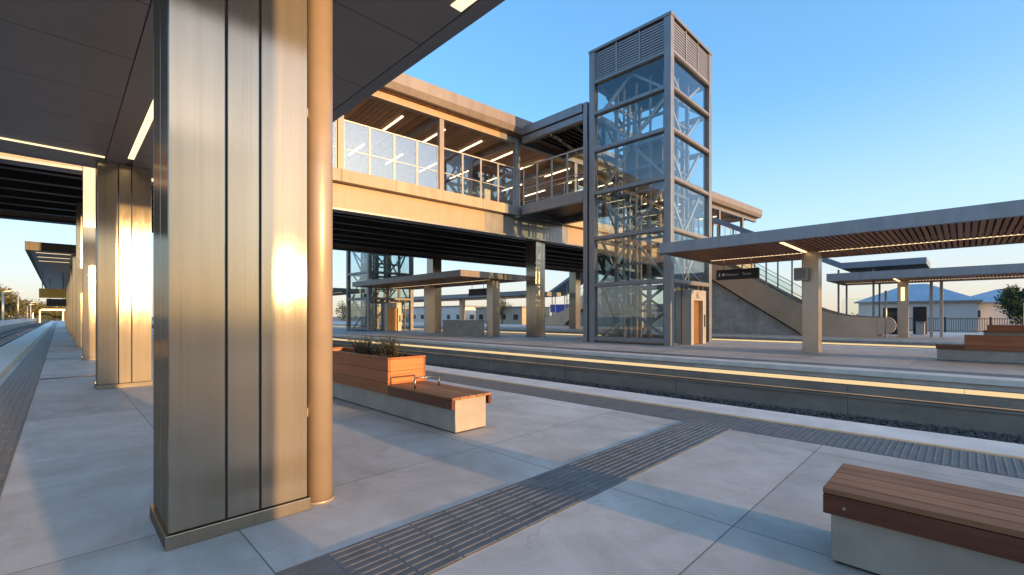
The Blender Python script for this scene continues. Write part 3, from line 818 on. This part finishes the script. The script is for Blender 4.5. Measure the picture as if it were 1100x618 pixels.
# gold hanging sign on the near platform far end
t = thing('hanging_sign', 'gold lit hanging sign below the distant canopy at the left', 'sign', (-.1, 56, 3.2))
box(-1.25, .4, 56, 56.15, 3.15, 3.95).build('sign_panel', M['orange'], t)
for x in (-1.05, .2): MB().tube((x,56.07,3.95),(x,56.07,5.41),.03,8).build('hanger', M['frame'], t)
t = thing('hanging_sign', 'black hanging board below and right of the gold sign', 'sign', (.1, 66, 3.1))
box(-.95, .5, 66, 66.15, 2.6, 3.35).build('sign_panel', M['rubber'], t)
for x in (-.7, .3): MB().tube((x,66.07,3.35),(x,66.07,5.41),.03,8).build('hanger', M['frame'], t)

mb = MB()
for k in range(24): mb.box(-.32+k*.05, -.29+k*.05, 15.95, 16.15, -.03, .007)
mb.box(-.35, .9, 15.92, 15.948, -.03, .007); mb.box(-.35, .9, 16.152, 16.18, -.03, .007)
tag(mb.build('drain_grate', M['dark'], None), 'narrow dark drain grate across the paving past the second steel column', 'drain')
# low wall under the footbridge
t = thing('low_wall', 'low grey concrete wall between two columns under the footbridge', 'wall', (23.2, 28.8, 0))
mb = MB()
for k in range(4): mb.box(23.05, 23.35, 26.4+k*1.25+.006, 26.4+(k+1)*1.25-.006, 0, 1.2)
mb.build('wall_panels', M['concrete'], t, .01)
box(23.02, 23.38, 26.38, 31.42, 1.2, 1.25).build('capping', M['fascia'], t)

# ------------------------------------------------------------------ roofed stairs
def stair(x, yb, sgn, ytop, label, wall=True):
    """x near side; foot of the flight at yb, climbs towards sgn*Y up to ytop"""
    t = thing('roofed_stair', label, 'staircase', (x+1.5, yb, 0))
    D = abs(ytop - yb); slope = .665; w = 3.4
    Y = lambda d: yb + sgn*d
    bot = lambda d: max(0.02, .15 + slope*d)
    top = lambda d: bot(d)+1.5 if d > -.2 else 1.5
    # side panels with the curved foot
    curve = [(-4.5,1.48),(-3.6,1.5),(-2.6,1.58),(-1.8,1.78),(-1.0,2.05),(-.2,2.4)]
    prof = [(-4.5,.02),(0,.02),(D, bot(D)),(D, bot(D)+1.75),(.6,.15+slope*.6+2.15)] + curve[::-1]
    for xx in (x, x+w):
        pts = [(xx, Y(d), z) for d, z in prof]
        MB().prism(pts, (.09,0,0)).build('side_panel', M['bronze'], t)
    cap = [(d, z+.03) for d, z in curve] + [(.6,.15+slope*.6+2.18), (D, bot(D)+1.78)]
    for xx in (x, x+w):
        MB().path([(xx+.045, Y(d), z) for d, z in cap], .035, 8).build('capping_rail', M['steel'], t)
    # steps
    mb = MB(); n = int(D/.32)
    for k in range(n):
        a, b = Y(.32*k), Y(.32*(k+1)); mb.box(x+.1, x+w-.01, min(a,b)+.0005, max(a,b)-.0005, max(0.01, slope*.32*k+.3), slope*.32*(k+1)+.3)
    mb.build('steps', M['concrete'], t)
    # support wall below
    if wall:
        MB().prism([(x+.35, Y(.3), 0.003), (x+.35, Y(D), 0.003), (x+.35, Y(D), bot(D)-.2), (x+.35, Y(.4), .1)], (w-.7,0,0)).build('support_wall', M['stairwall'], t)
    # glass, posts, roof
    zt = lambda d: (.15+slope*d+1.75) if d > 0 else None
    ztop = lambda d: 5.1 + max(0, .52*(d+2.5))
    d = .9; prev = None
    while d < D:
        b = .15+slope*d+1.72 + (.0)
        box(x+.02, x+.12, Y(d)-.05, Y(d)+.05, b, ztop(d)).build('post', M['frame'], t)
        box(x+w-.02, x+w+.08, Y(d)-.05, Y(d)+.05, b, ztop(d)).build('post', M['frame'], t)
        if d+1.9 < D:
            for xx in (x+.06, x+w+.03):
                MB().prism([(xx, Y(d+.08), b+.1), (xx, Y(d+1.82), b+.1+slope*1.74), (xx, Y(d+1.82), b+1.55+slope*1.74), (xx, Y(d+.08), b+1.55)], (.015,0,0)).build('glass_pane', M['cglass'], t)
                mb = MB()
                for h in (.06, .75, 1.58): mb.bar((xx+.008, Y(d+.06), b+h), (xx+.008, Y(d+1.84), b+h+slope*1.78), .05, .05)
                mb.build('rail', M['mull'], t)
        d += 1.9
    for d, b in ((-2.2, 1.72), (-4.3, 1.5)):
        box(x+.02, x+.12, Y(d)-.06, Y(d)+.06, b, 5.1).build('post', M['frame'], t)
        box(x+w-.02, x+w+.08, Y(d)-.06, Y(d)+.06, b, 5.1).build('post', M['frame'], t)
    MB().prism([(x+.07, Y(-4.2),1.6),(x+.07,Y(-2.4),1.7),(x+.07,Y(-2.4),2.9),(x+.07,Y(-4.2),2.9)], (.015,0,0)).build('glass_pane', M['cglass'], t)
    xa, xb = x-.7, x+w+.8
    MB().prism([(xa, Y(-2.5), 5.1), (xa, Y(D), 5.1+.52*(D+2.5)), (xa, Y(D), 5.55+.52*(D+2.5)), (xa, Y(-2.5), 5.55)], (xb-xa,0,0)).build('roof', M['blueroof'], t, .01)
    box(xa, xb, Y(-7.2), Y(-2.502), 5.1, 5.55).build('landing_roof', M['blueroof'], t, .01)
    # newel post and rounded handrail end
    MB().tube((x+.05, Y(-5.0), 0), (x+.05, Y(-5.0), 3.4), .07, 10).build('newel', M['mull'], t)
    pts = [(x+.05, Y(-5.0), 1.5)] + [(x+.05, Y(-5.0-.55*math.sin(a)), .9+.6*math.cos(a)) for a in [math.pi*k/10 for k in range(11)]]
    MB().path(pts, .035, 8).build('handrail_loop', M['mull'], t)
    box(x+.03, x+.07, Y(-4.95), Y(-4.52), .25, 1.45).build('gate_panel', M['bronze'], t)
    pts = [(x+.04, Y(-5.04), .35)] + [(x+.04, Y(-5.04-.47*math.sin(a)), .9-.54*math.cos(a)) for a in [math.pi*k/10 for k in range(11)]]
    MB().prism(pts, (.03,0,0)).build('end_panel', M['bronze'], t)
    return t
stair(42.0, 9.0, 1, 20.6, 'bronze sided roofed staircase rising to the footbridge, right of the lift tower')
stair(58.0, 46.4, -1, 33.6, 'distant bronze sided roofed staircase seen between bridge column and lift tower')

# ------------------------------------------------------------------ far right buildings, fence, machines
def hip_house(x0, x1, y0, y1, zb, ze, zr, label, wallm='paleb', roofm='bluetile', win=True):
    t = thing('low_building', label, 'building', ((x0+x1)/2, (y0+y1)/2, zb))
    box(x0, x1, y0, y1, zb, ze).build('wall', M[wallm], t)
    o = .45; yc0, yc1 = y0+(x1-x0)*.42, y1-(x1-x0)*.42; xc = (x0+x1)/2
    if yc0 > yc1: yc0 = yc1 = (y0+y1)/2
    mb = MB(); vs = [(x0-o,y0-o,ze+.02),(x1+o,y0-o,ze+.02),(x1+o,y1+o,ze+.02),(x0-o,y1+o,ze+.02),(xc,yc0,zr),(xc,yc1+.01,zr)]
    mb.add(vs, [(0,1,2,3),(0,1,4),(1,2,5,4),(2,3,5),(3,0,4,5)]); mb.build('roof', M[roofm], t)
    mb = MB(); mb.box(x0-o-.03, x0-o, y0-o, y1+o, ze-.16, ze+.06); mb.box(x0-o, x1+o, y0-o-.03, y0-o, ze-.16, ze+.06); mb.build('gutter', M['frame'], t)
    if win:
        n = max(1, int((y1-y0)/4))
        for k in range(n):
            yy = y0 + (k+.5)*(y1-y0)/n
            f = box(x0-.05, x0-.002, yy-.7, yy+.7, ze-2.2, ze-1.0).build('window', M['white'], t)
            box(x0-.06, x0-.051, yy-.62, yy+.62, ze-2.12, ze-1.08).build('pane', M['winglass'], f)
    return t
M['winglass'] = mat('dark_window_glass', (.03,.035,.04), .08)
def corrugated():
    m = mat('blue_sheet_roof', (.12,.25,.36), .42, .2)
    w = worldpos(m); sep = N(m, 'ShaderNodeSeparateXYZ'); L(m, w, sep.inputs[0])
    d = mathn(m, 'PINGPONG', sep.outputs['Y'], .2); nn = noise(m, w, .6, 5)
    L(m, ramp(m, nn, [(.3, (.24,.36,.45)), (.7, (.32,.45,.54))]), P(m).inputs['Base Color'])
    bump(m, mathn(m, 'GREATER_THAN', d, .17), .6, .04); return m
M['bluetile'] = corrugated()
hip_house(83, 95, -1.2, 11.0, -1.45, 3.6, 6.3, 'pale building with blue sheet metal hipped roof behind the black fence', win=False)
hip_house(92, 104, -8.5, 1.5, -1.45, 3.5, 5.6, 'second blue roofed building with a wide window, right behind the first', 'paleb', win=True)
t = thing('metal_fence', 'black vertical bar fence on the far edge of the farthest platform', 'fence', (61.5, 0, 0))
mb = MB(); y = -14.0
while y < 4.4: mb.box(61.48, 61.52, y, y+.035, .12, 1.42); y += .16
mb.build('bars', M['dark'], t)
mb = MB(); mb.box(61.47, 61.53, -14, 4.4, 1.28, 1.34); mb.box(61.47, 61.53, -14, 4.4, .1, .16); mb.build('rail', M['dark'], t)
y = -14.0
while y < 4.5:
    box(61.43, 61.57, y-.07, y+.07, 0, 1.5).build('post', M['dark'], t); y += 3.07
def machine(x, y, w, h, label):
    t = thing('ticket_machine', label, 'ticket machine', (x, y, 0))
    box(x, x+.7, y-w/2, y+w/2, 0, h).build('cabinet', M['rubber'], t, .02)
    box(x-.012, x-.001, y-w*.3, y+w*.3, h*.55, h*.85).build('screen', M['winglass'], t)
    box(x-.02, x-.001, y-w*.3, y+w*.3, h*.2, h*.42).build('tray', M['fascia'], t)
machine(51, 4.4, 1.3, 2.3, 'dark ticket machine left of the farther canopy column')
machine(53, 2.75, .9, 2.4, 'dark ticket machine right of the farther canopy column')
t = thing('litter_bin', 'pale grey bin standing below the ticket machine', 'bin', (51.5, 2.6, 0))
box(51.2, 51.75, 2.35, 2.9, 0.02, 1.02).build('body', M['ltgrey'], t, .02); box(51.15, 51.8, 2.3, 2.95, 1.02, 1.12).build('lid', M['fascia'], t)
t = thing('orange_sign', 'orange sign on a white post at the right edge', 'sign', (55, -3.3, 0))
MB().tube((55,-3.45,0),(55,-3.45,2.6),.09,10).build('post', M['white'], t); box(54.9,55.05,-4.6,-3.35,1.9,2.5).build('sign_panel', M['orange'], t)

# ------------------------------------------------------------------ trees
def tree(x, y, z0, h, r, label, mt, n=26, leaves=90, group=None, flat=.8):
    t = thing('tree', label, 'tree', (x, y, z0), group)
    tr = MB(); th = h*.42
    tr.tube((x,y,z0),(x+.1,y+.1,z0+th),.05*r+.06,9,.035*r+.04)
    lf = MB(); cz = z0+h-r*flat
    for k in range(n):
        u = Vector((random.gauss(0,1), random.gauss(0,1), random.gauss(0,.9))).normalized()*(random.random()**.45)
        c = Vector((x+u.x*r*.85, y+u.y*r*.85, cz+u.z*r*flat*.85)); cr = r*random.uniform(.22,.42)
        if k % 3 == 0: tr.tube((x+.1,y+.1,z0+th*random.uniform(.75,1)), c, .02*r+.02, 6, .012)
        for j in range(leaves):
            d = Vector((random.gauss(0,1), random.gauss(0,1), random.gauss(0,1))).normalized()*cr*(random.random()**.4)
            p = c+d; s = r*random.uniform(.035,.075)
            a = Vector((random.gauss(0,1), random.gauss(0,1), random.gauss(0,1))).normalized(); b = a.orthogonal().normalized(); e = a.cross(b)
            lf.add([p-b*s, p+e*s*.5, p+b*s, p-e*s*.5], [(0,1,2,3)])
    tr.build('trunk', M['bark'], t); lf.build('crown', M[mt], t, fixn=False)
    return t
tree(76, -4.8, -1.45, 6.4, 2.7, 'round leafy green tree behind the fence at the right edge', 'leafdark', 34, 170)
tree(80, -7.6, -1.45, 8.0, 3.0, 'taller airy tree behind the round green tree at the right edge', 'leafolive', 22, 60)
tree(112, 14, -1.45, 4.6, 2.6, 'low green bush beyond the roofed staircase', 'leafdark', 22, 80)
TG = 'trees beyond the tracks at the far left'
for k, (x, y, h, r) in enumerate(((-13,168,10.5,4.2),(-15,196,11.5,5),(-14,226,11,5),(-21,250,12,6),(-12,300,11,5),(-3,345,11,6),(6,350,10,6),(-9,330,9.5,5))):
    tree(x, y, -1.45, h*1.08, r*1.35, ['closest golden olive tree at the left edge of the picture', 'second golden olive tree from the left edge', 'third olive tree behind the lamp poles at far left', 'broad olive tree behind the others at far left',
         'olive tree left of the far gantry', 'far olive tree seen through the gantry', 'far olive tree at the end of the near platform', 'small far olive tree left of the platform end'][k], 'leafolive', 34, 110, TG)
tree(92, 96, -1.45, 8.2, 3.6, 'green tree standing behind a pale wall, seen below the footbridge', 'leafdark', 24, 80)
tree(60, 128, -1.45, 8, 4, 'distant green tree seen through the distant lift tower', 'leafdark', 22, 60)
tree(100, 78, -1.45, 7.0, 3.2, 'dark green tree seen right of the bridge column', 'leafdark', 22, 70)

# ------------------------------------------------------------------ distant town under the bridge
def shed(x0, x1, y0, y1, h, label, m='peachb', fl=2):
    t = thing('distant_building', label, 'building', ((x0+x1)/2, (y0+y1)/2, -1.45))
    box(x0, x1, y0, y1, -1.45, h).build('wall', M[m], t)
    box(x0-.3, x1+.3, y0-.3, y1+.3, h, h+.4).build('roof', M['fascia'], t)
    n = max(2, int((y1-y0)/5))
    for k in range(n):
        for j in range(fl):
            yy = y0+(k+.5)*(y1-y0)/n; zz = .6+j*3.0
            if zz+1.6 > h: continue
            box(x0-.06, x0-.002, yy-.9, yy+.9, zz, zz+1.5).build('window', M['winglass'], t)
    n = max(1, int((x1-x0)/6))
    for k in range(n):
        xx = x0+(k+.5)*(x1-x0)/n
        box(xx-.9, xx+.9, y0-.06, y0-.002, .6, 2.1).build('window', M['winglass'], t)
shed(95, 110, 118, 150, 4.8, 'low pale distant building behind the distant canopy', 'paleb')
shed(92, 104, 88, 108, 4.0, 'low sunlit sandy wall like building seen below the footbridge', 'sand')
shed(98, 112, 64, 82, 4.4, 'peach coloured low building seen right of the short canopy column', 'peachb')
shed(86, 100, 158, 190, 5.2, 'farthest peach building seen through the distant lift tower', 'peachb')
shed(104, 116, 46, 58, 4.2, 'low peach building seen beside the distant staircase', 'peachb')
t = thing('billboard', 'blue advertising board on posts seen right of the short canopy column', 'billboard', (90, 73, 0))
box(90, 90.2, 70, 76, 2.6, 4.6).build('board', M['signblue'], t)
for y in (71, 75): MB().tube((90.1,y,-1.45),(90.1,y,2.6),.12,8).build('post', M['mull'], t)
# left side: wall, lamp poles, gantry
t = thing('low_wall', 'low pale wall along the far side of the left track', 'wall', (-7.9, 150, -.25))
box(-8.0,-7.8,40,320,-.25,.75).build('wall_body', M['paleb'], t)
def pole(x, y, h, label):
    t = thing('lamp_post', label, 'lamp post', (x, y, -.25), 'lamp posts beside the left track')
    MB().tube((x,y,-.25),(x,y,h),.24,8,.15).build('pole', M['mull'], t); MB().bar((x,y,h-.1),(x+1.4,y,h+.1),.14,.14).build('arm', M['mull'], t)
    box(x+1.2,x+1.9,y-.2,y+.2,h,h+.14).build('lamp_head', M['ltgrey'], t)
for (x, y, h, l) in ((-8.6,146,7,'pale lamp post nearest the left edge'),(-8.6,196,9,'second pale lamp post from the left edge'),(-8.6,251,6,'third pale lamp post from the left edge, shorter'),(-8.6,278,7.4,'fourth pale lamp post from the left edge')): pole(x,y,h,l)
t = thing('gantry', 'far pale gantry spanning the left tracks', 'gantry', (-3,300,-1.45))
box(-9,4,300,301,4.2,5.0).build('beam', M['mull'], t)
for x in (-8.6,-6.4,1.2,3.6): box(x-.25,x+.25,300.1,300.9,-1.45,4.2).build('leg', M['mull'], t)

# ------------------------------------------------------------------ world, sun, camera
SUN_EL, AZ = math.radians(4.4), (.085, -1.0)
az = math.atan2(AZ[0], AZ[1])            # clockwise from +Y
w = bpy.data.worlds.new('World'); S.world = w; w.use_nodes = True
nt = w.node_tree; bg = nt.nodes['Background']
sky = nt.nodes.new('ShaderNodeTexSky'); sky.sky_type = 'NISHITA'; sky.sun_disc = False
sky.sun_elevation = SUN_EL; sky.sun_rotation = az; sky.altitude = 50
sky.air_density = .55; sky.dust_density = 1.6; sky.ozone_density = 1.5
hs = nt.nodes.new('ShaderNodeHueSaturation'); hs.inputs['Saturation'].default_value = 1.42; hs.inputs['Value'].default_value = 1.25
ga = nt.nodes.new('ShaderNodeGamma'); ga.inputs['Gamma'].default_value = .65
nt.links.new(sky.outputs[0], ga.inputs['Color']); nt.links.new(ga.outputs[0], hs.inputs['Color']); tcw = nt.nodes.new('ShaderNodeTexCoord'); spw = nt.nodes.new('ShaderNodeSeparateXYZ'); nt.links.new(tcw.outputs['Generated'], spw.inputs[0])
rw = nt.nodes.new('ShaderNodeValToRGB'); rw.color_ramp.interpolation = 'EASE'
for k, (p, v) in enumerate(((0, .85), (.42, 0))): rw.color_ramp.elements[k].position = p; rw.color_ramp.elements[k].color = (v, v, v, 1)
mw = nt.nodes.new('ShaderNodeMix'); mw.data_type = 'RGBA'; nt.links.new(spw.outputs['Z'], rw.inputs['Fac']); nt.links.new(rw.outputs[0], mw.inputs[0])
nt.links.new(hs.outputs[0], mw.inputs[6]); rc = nt.nodes.new('ShaderNodeValToRGB'); nt.links.new(spw.outputs['Z'], rc.inputs['Fac'])
for k, (p, c) in enumerate(((.01, (1.22,1.02,.82,1)), (.16, (1.0,1.22,1.30,1)))): rc.color_ramp.elements[k].position = p; rc.color_ramp.elements[k].color = c
nt.links.new(rc.outputs[0], mw.inputs[7])          # warm dusty air near the horizon
nt.links.new(mw.outputs[2], bg.inputs[0]); bg.inputs[1].default_value = .15
sd = Vector((AZ[0], AZ[1], math.tan(SUN_EL)*math.hypot(*AZ))).normalized()
li = bpy.data.lights.new('sun', 'SUN'); li.energy = 1.5; li.angle = math.radians(.6); li.color = (1, .57, .22)
lo = bpy.data.objects.new('sun', li); C.objects.link(lo); lo.rotation_euler = sd.to_track_quat('Z', 'Y').to_euler()

cam = bpy.data.cameras.new('camera'); co = bpy.data.objects.new('camera', cam); C.objects.link(co); S.camera = co
cam.sensor_width = 36; cam.lens = 36*486/1100; cam.shift_y = (340-309)/1100; cam.clip_start = .05; cam.clip_end = 5000
co.location = (0, 0, 1.55); co.rotation_euler = (math.pi/2, 0, -math.pi/4)

S.view_settings.view_transform = 'Standard'; S.view_settings.look = 'None'; S.view_settings.gamma = 1
S.view_settings.exposure = 2.3
S.render.engine = 'CYCLES'
cy = S.cycles; cy.use_denoising = True; cy.max_bounces = 10; cy.transparent_max_bounces = 40; cy.glossy_bounces = 6; cy.diffuse_bounces = 5
cy.sample_clamp_indirect = 8; cy.caustics_reflective = False; cy.caustics_refractive = False
